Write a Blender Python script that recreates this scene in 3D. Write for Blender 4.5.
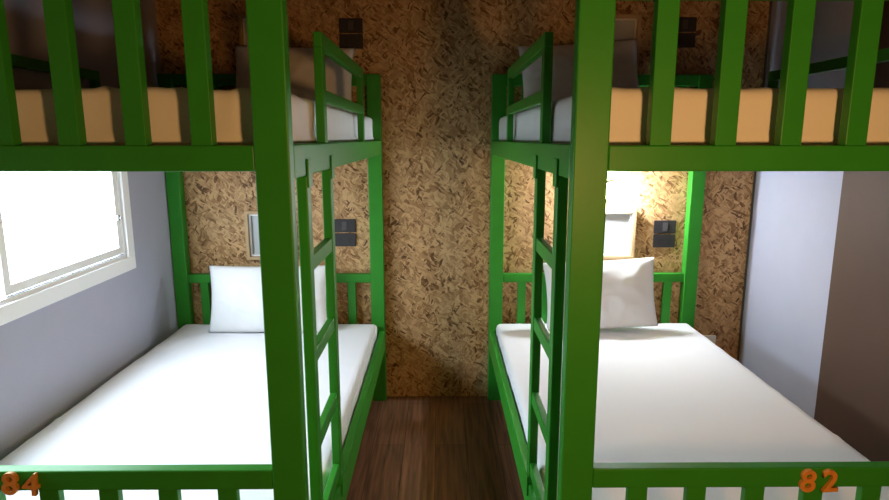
import bpy, bmesh, math, random
from mathutils import Vector, Matrix, noise

random.seed(7)
for o in list(bpy.data.objects):
    bpy.data.objects.remove(o)
C = bpy.context.scene.collection

# ------------------------------------------------------------------ camera
cd = bpy.data.cameras.new('camera')
cam = bpy.data.objects.new('camera', cd)
C.objects.link(cam)
cam.location = (0, 0, 1.5)
cam.rotation_euler = (math.pi/2 - 0.1833, 0, -0.0082)
cd.sensor_width = 36
cd.lens = 603.3/889*36
cd.clip_start = 0.02
bpy.context.scene.camera = cam

# ------------------------------------------------------------------ light
SKY = 38.0          # bright overcast daylight outside the window
LAMP = 470.0         # reading lamp bulb emission
ROOM = 43.0         # warm room lamp behind the camera (watts)
w = bpy.data.worlds.new('overcast_sky')
bpy.context.scene.world = w
w.use_nodes = True
bg = w.node_tree.nodes['Background']
_n = w.node_tree.nodes
_tc = _n.new('ShaderNodeTexCoord')
_sx = _n.new('ShaderNodeSeparateXYZ')
_rp = _n.new('ShaderNodeValToRGB')        # pale ground below the horizon, bright cloud above
_rp.color_ramp.elements[0].position = 0.42
_rp.color_ramp.elements[0].color = (0.12, 0.135, 0.15, 1)
_rp.color_ramp.elements[1].position = 1.0
_rp.color_ramp.elements[1].color = (0.78, 0.89, 1.0, 1)
_e = _rp.color_ramp.elements.new(0.52)
_e.color = (0.34, 0.39, 0.44, 1)
_ma = _n.new('ShaderNodeMath')
_ma.operation = 'MULTIPLY_ADD'
_ma.inputs[1].default_value = 0.5
_ma.inputs[2].default_value = 0.5
w.node_tree.links.new(_tc.outputs['Generated'], _sx.inputs[0])
w.node_tree.links.new(_sx.outputs['Z'], _ma.inputs[0])
w.node_tree.links.new(_ma.outputs[0], _rp.inputs[0])
w.node_tree.links.new(_rp.outputs[0], bg.inputs['Color'])
bg.inputs['Strength'].default_value = SKY

WX = -1.485                       # left wall inner face
WIN = (1.05, 2.85, 0.915, 1.475)   # window opening: y0 y1 z0 z1
pl = bpy.data.lights.new('window_portal', 'AREA')
pl.shape = 'RECTANGLE'
pl.size = WIN[3]-WIN[2]
pl.size_y = WIN[1]-WIN[0]
pl.cycles.is_portal = True
po = bpy.data.objects.new('window_portal', pl)
C.objects.link(po)
po.location = (WX-0.085, (WIN[0]+WIN[1])/2, (WIN[2]+WIN[3])/2)
po.rotation_euler = (0, -math.pi/2, 0)

rl = bpy.data.lights.new('warm_room_lamp', 'POINT')
rl.color = (1.0, 0.49, 0.16)
rl.energy = ROOM
rl.shadow_soft_size = 0.06
ro = bpy.data.objects.new('warm_room_lamp', rl)
C.objects.link(ro)
ro.location = (0.47, 0.03, 1.34)

vs = bpy.context.scene.view_settings
vs.view_transform = 'Standard'
vs.look = 'None'
vs.gamma = 1
vs.use_curve_mapping = False
vs.exposure = 0.0


# ------------------------------------------------------------------ materials
def lin(r, g, b):
    f = lambda c: (c/255/12.92) if c/255 <= 0.04045 else ((c/255+0.055)/1.055)**2.4
    return (f(r), f(g), f(b), 1)


def mat(name, col, rough=0.5, spec=0.5, metal=0.0, bump=0.0, bscale=60, vary=0.0, vscale=8, coat=0.0):
    m = bpy.data.materials.new(name)
    m.use_nodes = True
    nt = m.node_tree
    b = nt.nodes['Principled BSDF']
    b.inputs['Base Color'].default_value = col
    b.inputs['Roughness'].default_value = rough
    b.inputs['Specular IOR Level'].default_value = spec
    b.inputs['Metallic'].default_value = metal
    b.inputs['Coat Weight'].default_value = coat
    tc = nt.nodes.new('ShaderNodeTexCoord')
    if bump:
        n = nt.nodes.new('ShaderNodeTexNoise')
        n.inputs['Scale'].default_value = bscale
        n.inputs['Detail'].default_value = 4
        nt.links.new(tc.outputs['Object'], n.inputs['Vector'])
        bp = nt.nodes.new('ShaderNodeBump')
        bp.inputs['Strength'].default_value = bump
        bp.inputs['Distance'].default_value = 0.004
        nt.links.new(n.outputs['Fac'], bp.inputs['Height'])
        nt.links.new(bp.outputs['Normal'], b.inputs['Normal'])
    if vary:
        n = nt.nodes.new('ShaderNodeTexNoise')
        n.inputs['Scale'].default_value = vscale
        n.inputs['Detail'].default_value = 5
        nt.links.new(tc.outputs['Object'], n.inputs['Vector'])
        mx = nt.nodes.new('ShaderNodeMix')
        mx.data_type = 'RGBA'
        mx.inputs['A'].default_value = tuple(c*(1-vary) for c in col[:3])+(1,)
        mx.inputs['B'].default_value = tuple(min(1, c*(1+vary)) for c in col[:3])+(1,)
        nt.links.new(n.outputs['Fac'], mx.inputs['Factor'])
        nt.links.new(mx.outputs['Result'], b.inputs['Base Color'])
    return m


M = {}
M['green'] = mat('green_paint', (0.031, 0.275, 0.024, 1), 0.42, 0.28, bump=0.08, bscale=45, vary=0.12, vscale=14)
M['sheet'] = mat('white_cotton', (0.86, 0.86, 0.88, 1), 0.95, 0.15, bump=0.15, bscale=160)
M['pillow'] = mat('white_pillowcase', (0.80, 0.80, 0.80, 1), 0.95, 0.15, bump=0.15, bscale=120)
M['wall'] = mat('grey_plaster', (0.43, 0.435, 0.53, 1), 0.85, 0.3, bump=0.25, bscale=90, vary=0.04)
M['brown'] = mat('brown_laminate', (0.095, 0.058, 0.042, 1), 0.6, 0.2, vary=0.1, vscale=3)
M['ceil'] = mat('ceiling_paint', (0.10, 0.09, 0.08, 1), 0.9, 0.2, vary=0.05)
M['upvc'] = mat('white_window_plastic', (0.93, 0.94, 0.96, 1), 0.35, 0.5, vary=0.02)
M['gasket'] = mat('dark_gasket', (0.05, 0.05, 0.06, 1), 0.6)
M['metal'] = mat('latch_metal', (0.35, 0.36, 0.38, 1), 0.3, 0.5, 0.9)
M['darkplastic'] = mat('dark_grey_plastic', (0.030, 0.027, 0.030, 1), 0.4, 0.5, vary=0.1)
M['midplastic'] = mat('grey_plastic', (0.075, 0.07, 0.075, 1), 0.4, 0.5)
M['black'] = mat('black_plastic', (0.008, 0.008, 0.008, 1), 0.5)
M['whiteplastic'] = mat('white_plastic', (0.8, 0.8, 0.78, 1), 0.4)
M['pine'] = mat('pale_pine', (0.52, 0.35, 0.18, 1), 0.55, 0.4, vary=0.15, vscale=25)
M['ply'] = mat('plywood_board', (0.45, 0.30, 0.16, 1), 0.6, 0.4, vary=0.15, vscale=12)
M['numwood'] = mat('orange_varnished_wood', (0.66, 0.28, 0.05, 1), 0.45, 0.5, vary=0.3, vscale=60)
M['frost'] = mat('pale_grey_mirror_panel', (0.48, 0.50, 0.50, 1), 0.25, 0.6, vary=0.03)
M['screw'] = mat('bright_screw', (0.75, 0.78, 0.75, 1), 0.3, 0.5, 0.6)

# glass: clear, lets daylight through
g = bpy.data.materials.new('window_glass')
g.use_nodes = True
nt = g.node_tree
nt.nodes.clear()
out = nt.nodes.new('ShaderNodeOutputMaterial')
tr = nt.nodes.new('ShaderNodeBsdfTransparent')
tr.inputs[0].default_value = (0.96, 0.98, 1, 1)
gl = nt.nodes.new('ShaderNodeBsdfGlossy')
gl.inputs['Roughness'].default_value = 0.05
ms = nt.nodes.new('ShaderNodeMixShader')
ms.inputs[0].default_value = 0.05
nt.links.new(tr.outputs[0], ms.inputs[1])
nt.links.new(gl.outputs[0], ms.inputs[2])
nt.links.new(ms.outputs[0], out.inputs[0])
M['glass'] = g

e = bpy.data.materials.new('lit_bulb')
e.use_nodes = True
b = e.node_tree.nodes['Principled BSDF']
b.inputs['Base Color'].default_value = (1, 1, 1, 1)
b.inputs['Emission Color'].default_value = (0.84, 0.92, 1.0, 1)
b.inputs['Emission Strength'].default_value = LAMP
M['bulb'] = e


def osb():
    m = bpy.data.materials.new('oriented_strand_board')
    m.use_nodes = True
    nt = m.node_tree
    N = nt.nodes.new
    L = nt.links.new
    b = nt.nodes['Principled BSDF']
    b.inputs['Roughness'].default_value = 0.6
    b.inputs['Specular IOR Level'].default_value = 0.35
    tc = N('ShaderNodeTexCoord')

    def layer(angle, sx, sz, off, dist):
        # warp
        nz = N('ShaderNodeTexNoise')
        nz.inputs['Scale'].default_value = 9
        nz.inputs['Detail'].default_value = 2
        mp0 = N('ShaderNodeMapping')
        nz.inputs['Roughness'].default_value = 0.6
        mp0.inputs['Location'].default_value = (off, off*1.7, off*0.3)
        L(tc.outputs['Object'], mp0.inputs['Vector'])
        L(mp0.outputs[0], nz.inputs['Vector'])
        sub = N('ShaderNodeVectorMath')
        sub.operation = 'SUBTRACT'
        sub.inputs[1].default_value = (0.5, 0.5, 0.5)
        L(nz.outputs['Color'], sub.inputs[0])
        sc = N('ShaderNodeVectorMath')
        sc.operation = 'SCALE'
        sc.inputs['Scale'].default_value = dist
        L(sub.outputs[0], sc.inputs[0])
        ad = N('ShaderNodeVectorMath')
        ad.operation = 'ADD'
        L(mp0.outputs[0], ad.inputs[0])
        L(sc.outputs[0], ad.inputs[1])
        rot = N('ShaderNodeMapping')
        rot.inputs['Rotation'].default_value = (0, angle, 0)
        L(ad.outputs[0], rot.inputs['Vector'])
        scl = N('ShaderNodeMapping')
        scl.inputs['Scale'].default_value = (sx, 3.0, sz)
        L(rot.outputs[0], scl.inputs['Vector'])
        v = N('ShaderNodeTexVoronoi')
        v.inputs['Scale'].default_value = 1
        v.inputs['Randomness'].default_value = 1
        L(scl.outputs[0], v.inputs['Vector'])
        sep = N('ShaderNodeSeparateColor')
        L(v.outputs['Color'], sep.inputs[0])
        # fine grain along the flake
        scg = N('ShaderNodeMapping')
        scg.inputs['Scale'].default_value = (sx*1.5, 3, sz*7)
        L(rot.outputs[0], scg.inputs['Vector'])
        gr = N('ShaderNodeTexNoise')
        gr.inputs['Scale'].default_value = 1
        gr.inputs['Detail'].default_value = 2
        L(scg.outputs[0], gr.inputs['Vector'])
        return sep.outputs[0], sep.outputs[1], gr.outputs['Fac']

    specs = [(0.35, 13, 42, 0.0, 0.09), (1.25, 12, 48, 3.1, 0.10), (2.1, 10, 38, 7.7, 0.09), (2.8, 14, 50, 11.3, 0.09),
             (1.7, 17, 70, 15.9, 0.08), (0.9, 23, 95, 21.3, 0.07), (2.5, 30, 110, 31.3, 0.06)]
    cur = None
    for i, s in enumerate(specs):
        r, pr, gr = layer(*s)
        mixg = N('ShaderNodeMath')
        mixg.operation = 'MULTIPLY_ADD'
        L(gr, mixg.inputs[0])
        mixg.inputs[1].default_value = 0.45
        add = N('ShaderNodeMath')
        add.operation = 'MULTIPLY_ADD'
        L(r, add.inputs[0])
        add.inputs[1].default_value = 0.85
        add.inputs[2].default_value = -0.12
        L(add.outputs[0], mixg.inputs[2])
        val = mixg.outputs[0]
        if cur is None:
            cur = val
        else:
            gt = N('ShaderNodeMath')
            gt.operation = 'GREATER_THAN'
            L(pr, gt.inputs[0])
            gt.inputs[1].default_value = 0.66
            mx = N('ShaderNodeMix')
            mx.data_type = 'FLOAT'
            L(gt.outputs[0], mx.inputs['Factor'])
            L(cur, mx.inputs['A'])
            L(val, mx.inputs['B'])
            cur = mx.outputs['Result']
    cr = N('ShaderNodeValToRGB')
    el = cr.color_ramp.elements
    el[0].position = 0.0
    el[0].color = (0.06, 0.026, 0.008, 1)
    el[1].position = 1.0  # palest strands
    el[1].color = (0.66, 0.42, 0.19, 1)
    for p, c in ((0.13, (0.14, 0.065, 0.02, 1)), (0.22, (0.31, 0.16, 0.058, 1)), (0.5, (0.45, 0.265, 0.115, 1)), (0.8, (0.59, 0.375, 0.18, 1))):
        x = el.new(p)
        x.color = c
    L(cur, cr.inputs[0])
    L(cr.outputs[0], b.inputs['Base Color'])
    bp = N('ShaderNodeBump')
    bp.inputs['Strength'].default_value = 0.25
    bp.inputs['Distance'].default_value = 0.002
    L(cur, bp.inputs['Height'])
    L(bp.outputs['Normal'], b.inputs['Normal'])
    return m


M['osb'] = osb()


def wood_floor():
    m = bpy.data.materials.new('dark_plank_floor')
    m.use_nodes = True
    nt = m.node_tree
    N = nt.nodes.new
    L = nt.links.new
    b = nt.nodes['Principled BSDF']
    b.inputs['Roughness'].default_value = 0.42
    tc = N('ShaderNodeTexCoord')
    mp = N('ShaderNodeMapping')
    mp.inputs['Rotation'].default_value = (0, 0, math.pi/2)
    L(tc.outputs['Object'], mp.inputs['Vector'])
    br = N('ShaderNodeTexBrick')
    br.inputs['Scale'].default_value = 1
    br.inputs['Brick Width'].default_value = 0.95
    br.inputs['Row Height'].default_value = 0.155
    br.inputs['Mortar Size'].default_value = 0.0016
    br.inputs['Mortar Smooth'].default_value = 0.3
    br.inputs['Color1'].default_value = (0.21, 0.105, 0.058, 1)
    br.inputs['Color2'].default_value = (0.30, 0.155, 0.09, 1)
    br.inputs['Mortar'].default_value = (0.03, 0.018, 0.012, 1)
    L(mp.outputs[0], br.inputs['Vector'])
    mg = N('ShaderNodeMapping')
    mg.inputs['Scale'].default_value = (42, 2.2, 1)
    L(tc.outputs['Object'], mg.inputs['Vector'])
    nz = N('ShaderNodeTexNoise')
    nz.inputs['Scale'].default_value = 1.3
    nz.inputs['Detail'].default_value = 6
    nz.inputs['Distortion'].default_value = 0.6
    L(mg.outputs[0], nz.inputs['Vector'])
    cr = N('ShaderNodeValToRGB')
    cr.color_ramp.elements[0].position = 0.3
    cr.color_ramp.elements[0].color = (0.35, 0.35, 0.35, 1)
    cr.color_ramp.elements[1].position = 0.72
    cr.color_ramp.elements[1].color = (1.25, 1.2, 1.15, 1)
    L(nz.outputs['Fac'], cr.inputs[0])
    mx = N('ShaderNodeMix')
    mx.data_type = 'RGBA'
    mx.blend_type = 'MULTIPLY'
    mx.inputs['Factor'].default_value = 1
    L(br.outputs['Color'], mx.inputs['A'])
    L(cr.outputs[0], mx.inputs['B'])
    L(mx.outputs['Result'], b.inputs['Base Color'])
    return m


M['floor'] = wood_floor()


# ------------------------------------------------------------------ mesh helpers
def box(bm, x0, x1, y0, y1, z0, z1, bev=0.0):
    if x0 > x1:
        x0, x1 = x1, x0
    vs_ = [bm.verts.new((x, y, z)) for x in (x0, x1) for y in (y0, y1) for z in (z0, z1)]
    fs = [(0, 1, 3, 2), (4, 6, 7, 5), (0, 4, 5, 1), (2, 3, 7, 6), (0, 2, 6, 4), (1, 5, 7, 3)]
    faces = [bm.faces.new([vs_[i] for i in f]) for f in fs]
    if bev:
        edges = list({ed for f in faces for ed in f.edges})
        bmesh.ops.bevel(bm, geom=edges, offset=bev, segments=2, affect='EDGES', profile=0.5)


def cyl(bm, c, r, h, axis='Y', seg=20, r2=None):
    ret = bmesh.ops.create_cone(bm, cap_ends=True, segments=seg, radius1=r, radius2=r if r2 is None else r2, depth=h)
    R = {'Z': Matrix.Identity(4), 'Y': Matrix.Rotation(math.pi/2, 4, 'X'), 'X': Matrix.Rotation(math.pi/2, 4, 'Y')}[axis]
    bmesh.ops.transform(bm, matrix=Matrix.Translation(c) @ R, verts=ret['verts'])


def tube(bm, pts, r, seg=8):
    prev = None
    for i, p in enumerate(pts):
        p = Vector(p)
        d = (Vector(pts[min(i+1, len(pts)-1)]) - Vector(pts[max(i-1, 0)])).normalized()
        a = d.orthogonal().normalized()
        if prev is not None:
            a = (prev[1] - d*prev[1].dot(d)).normalized()
        bb = d.cross(a)
        ring = [bm.verts.new(p + (a*math.cos(t)+bb*math.sin(t))*r) for t in [2*math.pi*k/seg for k in range(seg)]]
        if prev is not None:
            for k in range(seg):
                bm.faces.new((prev[0][k], prev[0][(k+1) % seg], ring[(k+1) % seg], ring[k]))
        else:
            bm.faces.new(ring[::-1])
        prev = (ring, a)
    bm.faces.new(prev[0])


def obj(name, bm, m, parent=None, smooth=False, loc=(0, 0, 0)):
    bmesh.ops.recalc_face_normals(bm, faces=bm.faces)
    me = bpy.data.meshes.new(name)
    if any(loc):
        bmesh.ops.translate(bm, vec=-Vector(loc), verts=bm.verts)
    bm.to_mesh(me)
    bm.free()
    for mm in (m if isinstance(m, (list, tuple)) else [m]):
        me.materials.append(mm)
    if smooth:
        for p in me.polygons:
            p.use_smooth = True
    o = bpy.data.objects.new(name, me)
    C.objects.link(o)
    o.location = loc
    if parent:
        o.parent = parent
        o.matrix_parent_inverse = Matrix.Identity(4)
        o.location = Vector(loc) - Vector(parent['abs'] if 'abs' in parent else (0, 0, 0))
    return o


def bx(name, dims, m, parent=None, bev=0.0):
    """one box mesh, dims given in world coordinates; origin at its centre"""
    bm = bmesh.new()
    box(bm, *dims, bev=bev)
    c = ((dims[0]+dims[1])/2, (dims[2]+dims[3])/2, (dims[4]+dims[5])/2)
    return mk(name, bm, m, c, parent)


ABS = {}


def mk(name, bm, m, c, parent=None, smooth=False):
    bmesh.ops.recalc_face_normals(bm, faces=bm.faces)
    bmesh.ops.translate(bm, vec=-Vector(c), verts=bm.verts)
    me = bpy.data.meshes.new(name)
    bm.to_mesh(me)
    bm.free()
    for mm in (m if isinstance(m, (list, tuple)) else [m]):
        me.materials.append(mm)
    if smooth:
        for p in me.polygons:
            p.use_smooth = True
    o = bpy.data.objects.new(name, me)
    C.objects.link(o)
    ABS[o.name] = Vector(c)
    if parent:
        o.parent = parent
        o.location = Vector(c) - ABS[parent.name]
    else:
        o.location = c
    return o


def thing(name, label, cat, loc, group=None):
    o = bpy.data.objects.new(name, None)
    o.empty_display_size = 0.1
    C.objects.link(o)
    o.location = loc
    ABS[o.name] = Vector(loc)
    o['label'] = label
    o['category'] = cat
    if group:
        o['group'] = group
    return o


def tag(o, label, cat, group=None):
    o['label'] = label
    o['category'] = cat
    if group:
        o['group'] = group
    return o


def struct(o, label=None):
    o['kind'] = 'structure'
    if label:
        o['label'] = label
    return o


# ------------------------------------------------------------------ room
D = 3.35            # back wall
RX = 1.75           # right wall
Y0 = -1.6
ZC = 2.60
struct(bx('floor', (WX-0.1, RX+0.1, Y0-0.1, D+0.1, -0.1, 0.0), M['floor']), 'dark brown wood plank floor')
struct(bx('ceiling', (WX-0.1, RX+0.1, Y0-0.1, D+0.1, ZC, ZC+0.1), M['ceil']))
struct(bx('wall_back', (WX-0.1, RX+0.1, D, D+0.1, 0, ZC), M['osb']), 'strand board wall behind both bunk beds')
struct(bx('wall_right', (RX, RX+0.1, Y0-0.1, D, 0, ZC), M['wall']), 'pale grey painted wall beyond the right bunk')
struct(bx('wall_front', (WX-0.1, RX+0.1, Y0-0.1, Y0, 0, ZC), M['ceil']))
bm = bmesh.new()
y0, y1, z0, z1 = WIN
box(bm, WX-0.07, WX, Y0-0.1, D, 0, z0)
box(bm, WX-0.07, WX, Y0-0.1, D, z1, ZC)
box(bm, WX-0.07, WX, Y0-0.1, y0, z0, z1)
box(bm, WX-0.07, WX, y1, D, z0, z1)
struct(mk('wall_left', bm, M['wall'], (WX-0.05, 1, ZC/2)), 'grey painted wall around the window')
# brown panel on the right wall, from y=2.58 towards the viewer
struct(bx('trim_1', (RX-0.012, RX-0.0005, -0.4, 2.60, 0.0, 2.2), M['brown'], bev=0.001), 'brown laminate panelling on the right wall')
# slim dark grey trim in the right corner of the board wall
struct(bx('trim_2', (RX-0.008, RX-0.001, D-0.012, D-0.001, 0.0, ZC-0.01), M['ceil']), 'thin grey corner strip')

# window
wn = bpy.data.objects.new('window_1', None)
C.objects.link(wn)
wn.location = (WX-0.05, (y0+y1)/2, z0)
ABS['window_1'] = Vector(wn.location)
struct(wn, 'white sliding window over the left lower bunk')
bm = bmesh.new()
fw = 0.045
xo, xi = WX-0.068, WX+0.012
for (a, b_, c, d) in ((y0, y1, z0, z0+fw), (y0, y1, z1-fw, z1), (y0, y0+fw, z0+fw, z1-fw), (y1-fw, y1, z0+fw, z1-fw)):
    box(bm, xo, WX-0.001, a+0.001, b_-0.001, c+0.001, d-0.001, 0.002)
# flat casing on the room side
for (a, b_, c, d) in ((y0-0.03, y1+0.03, z0-0.035, z0+0.028), (y0-0.03, y1+0.03, z1-0.028, z1+0.02),
                      (y0-0.03, y0+0.028, z0+0.028, z1-0.028), (y1-0.028, y1+0.03, z0+0.028, z1-0.028)):
    box(bm, WX+0.0005, xi, a, b_, c, d, 0.003)
mk('window_frame', bm, M['upvc'], wn.location, wn)


def sash(ya, yb, xc):
    s = 0.034
    za, zb = z0+fw+0.006, z1-fw-0.004
    bm = bmesh.new()
    for (a, b_, c, d) in ((ya, yb, za, za+s), (ya, yb, zb-s, zb), (ya, ya+s, za+s, zb-s), (yb-s, yb, za+s, zb-s)):
        box(bm, xc-0.014, xc+0.014, a, b_, c, d, 0.002)
    f = mk('sash', bm, M['upvc'], (xc, (ya+yb)/2, za), wn)
    bx('glass_pane', (xc-0.002, xc+0.002, ya+s, yb-s, za+s, zb-s), M['glass'], f)
    bx('gasket', (xc+0.0145, xc+0.0165, ya+0.004, yb-0.004, za-0.005, za-0.001), M['gasket'], f)
    return f


sa = sash(2.018, y1-fw-0.001, WX-0.018)
sash(y0+fw+0.001, 2.06, WX-0.049)
bm = bmesh.new()
box(bm, WX-0.0035, WX+0.006, y1-fw-0.034, y1-fw-0.014, 1.125, 1.150, 0.002)
cyl(bm, (WX+0.008, y1-fw-0.022, 1.137), 0.006, 0.010, 'X', 12)
mk('latch', bm, M['metal'], (WX-0.01, y1-fw-0.02, 1.137), sa)


# ------------------------------------------------------------------ bunk beds
YF, YB = 1.272, 3.285
PW, PD = 0.0740, 0.040
BW = 1.168
TOP = 1.832


def bunk(name, x_in, s, label, post_cap=False):
    """x_in: X of the aisle-side face, s: +1 bed extends to +X, -1 to -X"""
    X = lambda u: x_in + s*u
    t = thing(name, label, 'bunk bed', (X(BW/2), (YF+YB)/2, 0))
    G = M['green']

    def B(n, u0, u1, ya, yb, za, zb, m=G, parent=t, bev=0.0035):
        a, b_ = sorted((X(u0), X(u1)))
        return bx(n, (a, b_, ya, yb, za, zb), m, parent, bev)
    posts = {}
    for u0 in (0, BW-PW):
        posts[(u0, 0)] = B('post', u0, u0+PW, YF, YF+PD, 0, TOP)
        p = B('post', u0, u0+PW, YB, YB+0.058, 0, TOP)
        posts[(u0, 1)] = p
        if u0 == 0:
            for dz in (1.452, 1.425):
                bm = bmesh.new()
                cyl(bm, (X(0.040), YB-0.001, dz), 0.006, 0.006, 'Y', 12)
                mk('screw', bm, M['screw'], (X(0.040), YB, dz), p)
    # side rails, upper and lower
    for u0 in (0.0, BW-0.03):
        B('side_rail', u0, u0+0.03, YF+PD+0.0005, YB-0.0005, 1.413, 1.487)
        B('side_rail', u0, u0+0.03, YF+PD+0.0005, YB-0.0005, 0.315, 0.425)
    us = [0.183+0.1375*k for k in range(7)]
    # end panels: name, y range, bottom rail, top rail
    for nm, ya, yb, r0, r1 in (('upper_footboard', YF+0.004, YF+0.04, (1.431, 1.485), (1.778, 1.830)),
                               ('lower_footboard', YF+0.004, YF+0.034, (0.315, 0.385), (0.699, 0.748)),
                               ('upper_headboard', YB+0.010, YB+0.045, (1.431, 1.485), (1.772, 1.832)),
                               ('lower_headboard', YB+0.010, YB+0.045, (0.315, 0.385), (0.703, 0.752))):
        bm = bmesh.new()
        a, b_ = sorted((X(PW+0.0005), X(BW-PW-0.0005)))
        box(bm, a, b_, ya, yb, r0[0], r0[1], 0.003)
        box(bm, a, b_, ya, yb, r1[0], r1[1], 0.003)
        pn = mk(nm, bm, G, (X(BW/2), (ya+yb)/2, r0[0]), t)
        for u in us:
            B('spindle', u-0.0225, u+0.0225, ya+0.004, yb-0.005, r0[1]-0.001, r1[0]+0.001, parent=pn, bev=0.002)
    # bed boards under the mattresses
    B('bed_board', 0.034, BW-0.034, YF+PD+0.006, YB-0.006, 0.318, 0.334, M['ply'], bev=0.001)
    B('bed_board', 0.034, BW-0.034, YF+PD+0.006, YB-0.006, 1.462, 1.478, M['ply'], bev=0.001)
    # guard rails on the upper bunk
    for u0, ya, yb in ((0.0, 1.70, 2.60), (BW-0.03, 1.40, 2.69)):
        bm = bmesh.new()
        a, b_ = sorted((X(u0+0.004), X(u0+0.028)))
        box(bm, a, b_, ya, yb, 1.742, 1.782, 0.003)
        box(bm, a, b_, ya+0.04, yb-0.04, 1.598, 1.632, 0.003)
        gr = mk('guard_rail', bm, G, (X(u0+0.015), (ya+yb)/2, 1.76), t)
        for yy in (ya, yb-0.04):
            B('guard_post', u0+0.004, u0+0.028, yy, yy+0.04, 1.4865, 1.742, parent=gr, bev=0.002)
    # ladder hooked between upper and lower side rail
    ya, yb = 1.425, 1.735
    bm = bmesh.new()
    top_plate = (1.392, 1.455)
    a, b_ = sorted((X(-0.006), X(0.0)))
    c = X(0.0)
    ld = thing('ladder', '', '', (X(0.012), (ya+yb)/2, 0.43))
    for k in ('label', 'category'):
        del ld[k]
    ld.parent = t
    ld.location = ABS[ld.name] - ABS[t.name]
    for yy in (ya, yb):
        bm = bmesh.new()
        a, b_ = sorted((X(-0.001), X(0.025)))
        box(bm, a, b_, yy, yy+0.042, 0.4255, 1.4125, 0.003)
        a, b_ = sorted((X(-0.006), X(-0.001)))
        box(bm, a, b_, yy, yy+0.042, 1.385, 1.452, 0.0015)
        box(bm, a, b_, yy, yy+0.042, 0.385, 0.450, 0.0015)
        mk('stile', bm, G, (X(0.012), yy+0.02, 0.43), ld)
    for zt in (1.214, 0.974, 0.736, 0.50):
        B('rung', 0.002, 0.023, ya+0.042, yb, zt-0.040, zt, parent=ld, bev=0.003)
    if post_cap:
        B('bare_post_top', 0.006, PW-0.006, YB+0.006, YB+0.052, TOP, TOP+0.004, M['pine'], parent=posts[(0, 1)], bev=0.001)['label'] = 'bare yellow wood on top of the green post'
    return t


XL, XR = -0.312, 0.280
bunk('bunk_bed', XL, -1, 'green two-tier bunk bed on the left, under the window, numbered 84')
bunk('bunk_bed', XR, 1, 'green two-tier bunk bed on the right, with the lit lamp, numbered 82', post_cap=True)


# ------------------------------------------------------------------ bedding
def smooth01(x):
    x = max(0, min(1, x))
    return x*x*(3-2*x)


def mattress(name, x0, x1, y0, y1, z0, z1, m, label, seed, rr=0.035, wr=0.0025, creases=(), step=0.022, sag=0.0):
    """soft slab with rounded edges, wrinkled sheet"""
    nx, ny, nz = int((x1-x0)/step), int((y1-y0)/step), max(5, int((z1-z0)/0.015))
    bm = bmesh.new()
    cache = {}
    cx, cy, cz = (x0+x1)/2, (y0+y1)/2, (z0+z1)/2
    hx, hy, hz = (x1-x0)/2, (y1-y0)/2, (z1-z0)/2

    def V(i, j, k):
        key = (i, j, k)
        if key in cache:
            return cache[key]
        p = Vector((-hx+2*hx*i/nx, -hy+2*hy*j/ny, -hz+2*hz*k/nz))
        q = Vector((max(-hx+rr, min(hx-rr, p.x)), max(-hy+rr, min(hy-rr, p.y)), max(-hz+rr*0.8, min(hz-rr, p.z))))
        d = p-q
        n = d.normalized() if d.length > 1e-9 else Vector((0, 0, 1))
        # corner softening
        p2 = q + n*min(d.length, rr)
        wp = p2 + Vector((cx, cy, cz))
        if p.z > -hz+0.02:
            sd = Vector((seed, seed*0.37, 0))
            side = 1.0 - smooth01((p.z+hz)/(2*hz)*1.2-0.1)
            a = noise.noise(Vector((wp.x*3, wp.y*3, wp.z*3))+sd)*0.4
            bnd = abs(noise.noise(Vector((wp.x*7+wp.y*3, wp.y*2.5-wp.x*2, wp.z*2))+sd*2))
            fold = (0.5-min(0.5, bnd*3.0))
            ed = 1.0 if k < nz else smooth01(1-min(hx-abs(p.x), hy-abs(p.y))/0.25)*0.7+0.3
            off = wr*(a*2 + fold*2.2*ed)
            # drapes: vertical pleats along the sides
            if k < nz-1:
                tt = (wp.y if abs(p.x) > hx-rr*0.9 else wp.x)
                off += wr*1.2*noise.noise(Vector((tt*14, wp.z*4, seed)))
            for (ax, ay, bx_, by, h, wd) in creases:
                ab = Vector((bx_-ax, by-ay))
                ap = Vector((wp.x-ax, wp.y-ay))
                t = max(0, min(1, ap.dot(ab)/ab.dot(ab)))
                dist = (ap-ab*t).length
                if k == nz:
                    off += h*math.exp(-(dist/wd)**2)*math.sin(math.pi*min(1, max(0, t*0.98+0.01)))
            if k == nz and sag:
                off -= sag*(1-(p.x/hx)**2)*(1-(p.y/hy)**2)
            off -= wr*1.5
            wp = wp + n*off
        v = bm.verts.new(wp)
        cache[key] = v
        return v
    for i in range(nx):
        for j in range(ny):
            bm.faces.new((V(i, j, nz), V(i+1, j, nz), V(i+1, j+1, nz), V(i, j+1, nz)))
            bm.faces.new((V(i, j, 0), V(i, j+1, 0), V(i+1, j+1, 0), V(i+1, j, 0)))
    for k in range(nz):
        for i in range(nx):
            bm.faces.new((V(i, 0, k), V(i+1, 0, k), V(i+1, 0, k+1), V(i, 0, k+1)))
            bm.faces.new((V(i+1, ny, k), V(i, ny, k), V(i, ny, k+1), V(i+1, ny, k+1)))
        for j in range(ny):
            bm.faces.new((V(0, j+1, k), V(0, j, k), V(0, j, k+1), V(0, j+1, k+1)))
            bm.faces.new((V(nx, j, k), V(nx, j+1, k), V(nx, j+1, k+1), V(nx, j, k+1)))
    o = mk(name, bm, m, (cx, cy, z0), None, True)
    tag(o, label, 'mattress')
    return o


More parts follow.
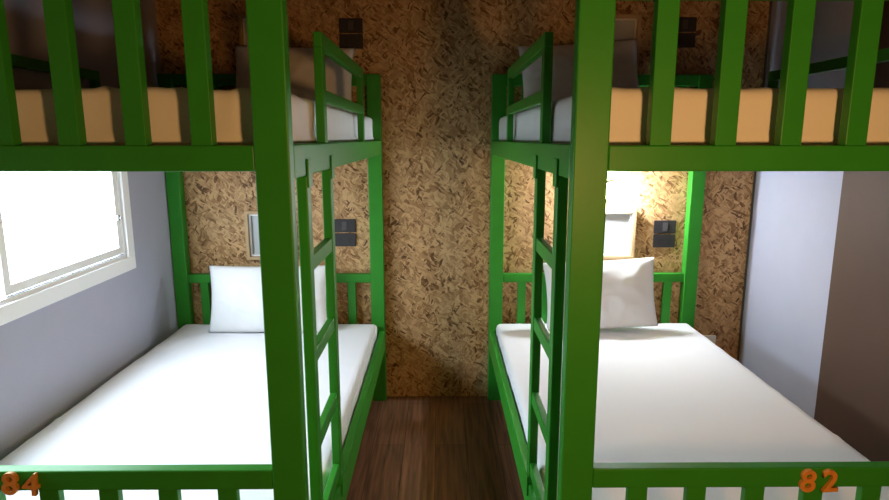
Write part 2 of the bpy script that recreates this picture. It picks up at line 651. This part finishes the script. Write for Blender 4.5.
ym0, ym1 = YF+0.066, YB-0.004
mattress('mattress', XL-BW+0.036, XL-0.034, ym0, ym1, 0.335, 0.478, M['sheet'],
         'white sheeted mattress on the lower left bunk, lit by the window', 1.3, rr=0.03,
         creases=((-0.95, 2.05, -0.72, 2.42, 0.004, 0.012), (-0.74, 2.1, -0.55, 2.5, 0.003, 0.014), (-1.0, 1.7, -0.8, 1.95, 0.003, 0.016)))
mattress('mattress', XR+0.034, XR+BW-0.036, ym0, ym1, 0.335, 0.478, M['sheet'],
         'white sheeted mattress on the lower right bunk, under the lit lamp', 8.1, rr=0.03,
         creases=((0.62, 1.9, 0.85, 2.0, 0.0025, 0.012), (0.8, 2.1, 1.0, 2.3, 0.002, 0.015)))
mattress('mattress', XL-BW+0.036, XL-0.034, ym0, ym1, 1.479, 1.613, M['sheet'],
         'white sheeted mattress on the upper left bunk, dim and wrinkled along its side', 4.4, rr=0.028, wr=0.0055)
mattress('mattress', XR+0.034, XR+BW-0.036, ym0, ym1, 1.479, 1.613, M['sheet'],
         'white sheeted mattress on the upper right bunk, glowing orange behind the spindles', 6.2, rr=0.028, wr=0.003)


def pillow(name, cx, y_base, z_base, wdt, hgt, thick, lean, label, seed, tilt=0.0, fold=1.0):
    """pillow standing on its long edge and leaning back by `lean` radians"""
    n = 36
    bm = bmesh.new()
    grid = {}
    for sgn in (1, -1):
        for i in range(n+1):
            for j in range(n+1):
                u, v = 2*i/n-1, 2*j/n-1
                border = i in (0, n) or j in (0, n)
                if border and sgn == -1:
                    grid[(sgn, i, j)] = grid[(1, i, j)]
                    continue
                prof = (max(0, 1-abs(u)**2.6)**0.55)*(max(0, 1-abs(v)**2.4)**0.55)
                inset_u = 0.045*(1-v*v)*abs(u)**3
                inset_v = 0.04*(1-u*u)*abs(v)**3*(0.2 if v < 0 else 1)
                x = wdt/2*(u - math.copysign(inset_u, u))
                z = hgt/2*(v - math.copysign(inset_v, v)) + hgt/2
                y = -sgn*thick/2*prof
                wr = noise.noise(Vector((x*5+seed, z*5, sgn*3)))*0.020*prof
                wr += (0.5-min(0.5, abs(noise.noise(Vector((x*8+z*5+seed, z*6-x*4, sgn*5+seed))))*2.5))*0.015*fold*(0.35+prof)*(0 if border else 1)
                y -= sgn*wr
                if v < -0.6:
                    y *= 1.0+0.25*(-v-0.6)
                grid[(sgn, i, j)] = bm.verts.new((x, y, z))
    for sgn in (1, -1):
        for i in range(n):
            for j in range(n):
                f = [grid[(sgn, i, j)], grid[(sgn, i+1, j)], grid[(sgn, i+1, j+1)], grid[(sgn, i, j+1)]]
                bm.faces.new(f if sgn == 1 else f[::-1])
    Mx = Matrix.Translation((cx, y_base, z_base)) @ Matrix.Rotation(tilt, 4, 'Y') @ Matrix.Rotation(-lean, 4, 'X')
    bmesh.ops.transform(bm, matrix=Mx, verts=bm.verts)
    mz = min(v.co.z for v in bm.verts)
    bmesh.ops.translate(bm, vec=(0, 0, z_base-mz), verts=bm.verts)
    my = max(v.co.y for v in bm.verts)
    if my > YB-0.002:
        bmesh.ops.translate(bm, vec=(0, YB-0.002-my, 0), verts=bm.verts)
    o = mk(name, bm, M['pillow'], (cx, y_base, z_base), None, True)
    return tag(o, label, 'pillow')


pillow('pillow', -0.915, 3.10, 0.479, 0.64, 0.358, 0.13, 0.20, 'white pillow propped against the headboard of the lower left bunk', 2.0)
pillow('pillow', 0.872, 3.10, 0.479, 0.60, 0.370, 0.13, 0.20, 'white pillow propped under the lit lamp on the lower right bunk', 5.0, tilt=-0.05)
pillow('pillow', -0.74, 3.12, 1.612, 0.61, 0.35, 0.15, 0.25, 'dim white pillow on the upper left bunk', 9.0, tilt=0.02)
pillow('pillow', 0.725, 3.12, 1.612, 0.61, 0.36, 0.15, 0.25, 'dim white pillow on the upper right bunk', 12.0, tilt=-0.06)


# ------------------------------------------------------------------ wall fittings
def socket_pair(name, cx, ztop, label, wd=0.124):
    t = thing(name, label, 'power outlet', (cx, D, ztop-0.155), 'switch and socket plates beside the pillows')
    h = 0.074
    for nm, zt in (('switch_plate', ztop), ('socket_plate', ztop-h-0.006)):
        p = bx(nm, (cx-wd/2, cx+wd/2, D-0.010, D-0.0005, zt-h, zt), M['darkplastic'], t, 0.003)
        zc = zt-h/2
        if nm == 'switch_plate':
            bx('switch', (cx-0.014, cx+0.014, D-0.0145, D-0.010, zc-0.024, zc+0.024), M['midplastic'], p, 0.0015)
        else:
            for dx in (-0.026, 0.026):
                bm = bmesh.new()
                for ddx, hh in ((-0.007, 0.006), (0.007, 0.007)):
                    box(bm, cx+dx+ddx-0.0018, cx+dx+ddx+0.0018, D-0.0112, D-0.010, zc-hh+0.004, zc+hh+0.004)
                cyl(bm, (cx+dx, D-0.0106, zc-0.012), 0.004, 0.0012, 'Y', 12)
                mk('socket_holes', bm, M['black'], (cx+dx, D-0.01, zc), p)
    return t


socket_pair('switch_and_socket', -0.531, 1.056, 'dark switch and socket plates above the lower left bunk')
socket_pair('switch_and_socket', 1.265, 1.047, 'dark switch and socket plates above the lower right bunk')
socket_pair('switch_and_socket', -0.466, 2.120, 'dark switch and socket plates above the upper left bunk')
socket_pair('switch_and_socket', 1.298, 2.128, 'dark switch and socket plates above the upper right bunk')


def mirror_box(name, xa, xb, za, zb, label):
    t = thing(name, label, 'wall box', ((xa+xb)/2, D, za), 'framed boxes above the pillows')
    bm = bmesh.new()
    f = 0.018
    y_ = D-0.045
    box(bm, xa, xb, y_, D-0.001, za, za+f, 0.0015)
    box(bm, xa, xb, y_, D-0.001, zb-f, zb, 0.0015)
    box(bm, xa, xa+f, y_, D-0.001, za+f, zb-f, 0.0015)
    box(bm, xb-f, xb, y_, D-0.001, za+f, zb-f, 0.0015)
    mk('box_frame', bm, M['pine'], ((xa+xb)/2, D, za), t)
    bm = bmesh.new()
    g_ = 0.009
    ya, yb = D-0.030, D-0.002
    xa, xb, za, zb = xa+f+0.0005, xb-f-0.0005, za+f+0.0005, zb-f-0.0005
    box(bm, xa, xb, ya, yb, za, za+g_, 0.001)
    box(bm, xa, xb, ya, yb, zb-g_, zb, 0.001)
    box(bm, xa, xa+g_, ya, yb, za+g_, zb-g_, 0.001)
    box(bm, xb-g_, xb, ya, yb, za+g_, zb-g_, 0.001)
    mk('inner_frame', bm, M['whiteplastic'], ((xa+xb)/2, D, za), t)
    bx('panel', (xa+g_, xb-g_, D-0.012, D-0.006, za+g_, zb-g_), M['frost'], t)
    return t


mirror_box('wall_box', -1.075, -0.815, 0.832, 1.105, 'pale wood framed box with grey panel above the lower left pillow')
mirror_box('wall_box', 0.832, 1.090, 0.832, 1.110, 'pale wood framed box directly below the lit lamp')
mirror_box('wall_box', -1.045, -0.785, 1.86, 2.135, 'dim wood framed box above the upper left pillow')
mirror_box('wall_box', 0.795, 1.055, 1.86, 2.135, 'dim wood framed box above the upper right pillow')

# reading lamp
t = thing('reading_lamp', 'small round lit reading lamp on the board wall of the lower right bunk', 'lamp', (0.962, D, 1.212))
bm = bmesh.new()
cyl(bm, (0.956, D-0.011, 1.210), 0.055, 0.020, 'Y', 28)
cyl(bm, (0.954, D-0.036, 1.208), 0.022, 0.034, 'Y', 20)
mk('lamp_base', bm, M['whiteplastic'], (0.962, D, 1.212), t)
bm = bmesh.new()
bmesh.ops.create_uvsphere(bm, u_segments=24, v_segments=16, radius=0.048)
bmesh.ops.scale(bm, vec=(1, 0.7, 1), verts=bm.verts)
bmesh.ops.translate(bm, vec=(0.950, D-0.085, 1.206), verts=bm.verts)
mk('bulb', bm, M['bulb'], (0.950, D-0.085, 1.206), t, True)

# small white outlet low on the wall beside the right bunk
t = thing('wall_outlet', 'small white outlet low on the board wall beside the right bunk', 'power outlet', (1.555, D, 0.30))
p = bx('plate', (1.50, 1.605, D-0.010, D-0.0005, 0.30, 0.373), M['whiteplastic'], t, 0.003)
bm = bmesh.new()
for dx in (-0.008, 0.008):
    box(bm, 1.552+dx-0.002, 1.552+dx+0.002, D-0.0112, D-0.010, 0.33, 0.345)
mk('socket_holes', bm, M['black'], (1.552, D-0.01, 0.337), p)

# white plastic clip over the upper left headboard rail
bm = bmesh.new()
tube(bm, [(-1.305, YB+0.005, 1.775), (-1.302, YB+0.004, 1.795), (-1.307, YB+0.004, 1.815), (-1.312, YB+0.005, 1.836),
          (-1.312, YB+0.027, 1.840), (-1.312, YB+0.050, 1.833), (-1.312, YB+0.052, 1.80)], 0.0045)
cyl(bm, (-1.3, YB+0.003, 1.782), 0.0095, 0.006, 'Y', 14)
tag(mk('cable_clip', bm, M['whiteplastic'], (-1.305, YB, 1.80), None, True), 'tiny white plastic clip hooked over the upper left headboard rail', 'clip')


# ------------------------------------------------------------------ wooden digits
def digit(ch, cx, zc, hgt, label, tilt):
    cu = bpy.data.curves.new('digit_text', 'FONT')
    cu.body = ch
    cu.align_x = 'CENTER'
    cu.align_y = 'CENTER'
    cu.size = hgt*1.38
    cu.extrude = 0.0045
    cu.offset = 0.001
    cu.bevel_depth = 0.0004
    tmp = bpy.data.objects.new('digit_text', cu)
    C.objects.link(tmp)
    dg = bpy.context.evaluated_depsgraph_get()
    me = bpy.data.meshes.new_from_object(tmp.evaluated_get(dg))
    bpy.data.objects.remove(tmp)
    xs = [v.co.x for v in me.vertices]
    ys = [v.co.y for v in me.vertices]
    me.transform(Matrix.Translation((-(min(xs)+max(xs))/2, -(min(ys)+max(ys))/2, 0)))
    me.transform(Matrix.Rotation(math.pi/2, 4, 'X'))
    me.transform(Matrix.Rotation(tilt, 4, 'Y'))
    me.materials.clear()
    me.materials.append(M['numwood'])
    o = bpy.data.objects.new('wooden_number', me)
    C.objects.link(o)
    yy = max(v.co.y for v in me.vertices)
    o.location = (cx, YF+0.004-yy-0.0005, zc)
    tag(o, label, 'number', 'wooden numbers on the lower footboards')


digit('8', -0.985, 0.722, 0.054, 'wooden digit 8 on the left footboard, left of the 4', 0.1)
digit('4', -0.938, 0.720, 0.054, 'wooden digit 4 on the footboard of the left bunk', 0.08)
digit('8', 0.852, 0.720, 0.054, 'wooden digit 8 on the right footboard, left of the 2', 0.05)
digit('2', 0.904, 0.720, 0.054, 'wooden digit 2 on the footboard of the right bunk', -0.05)
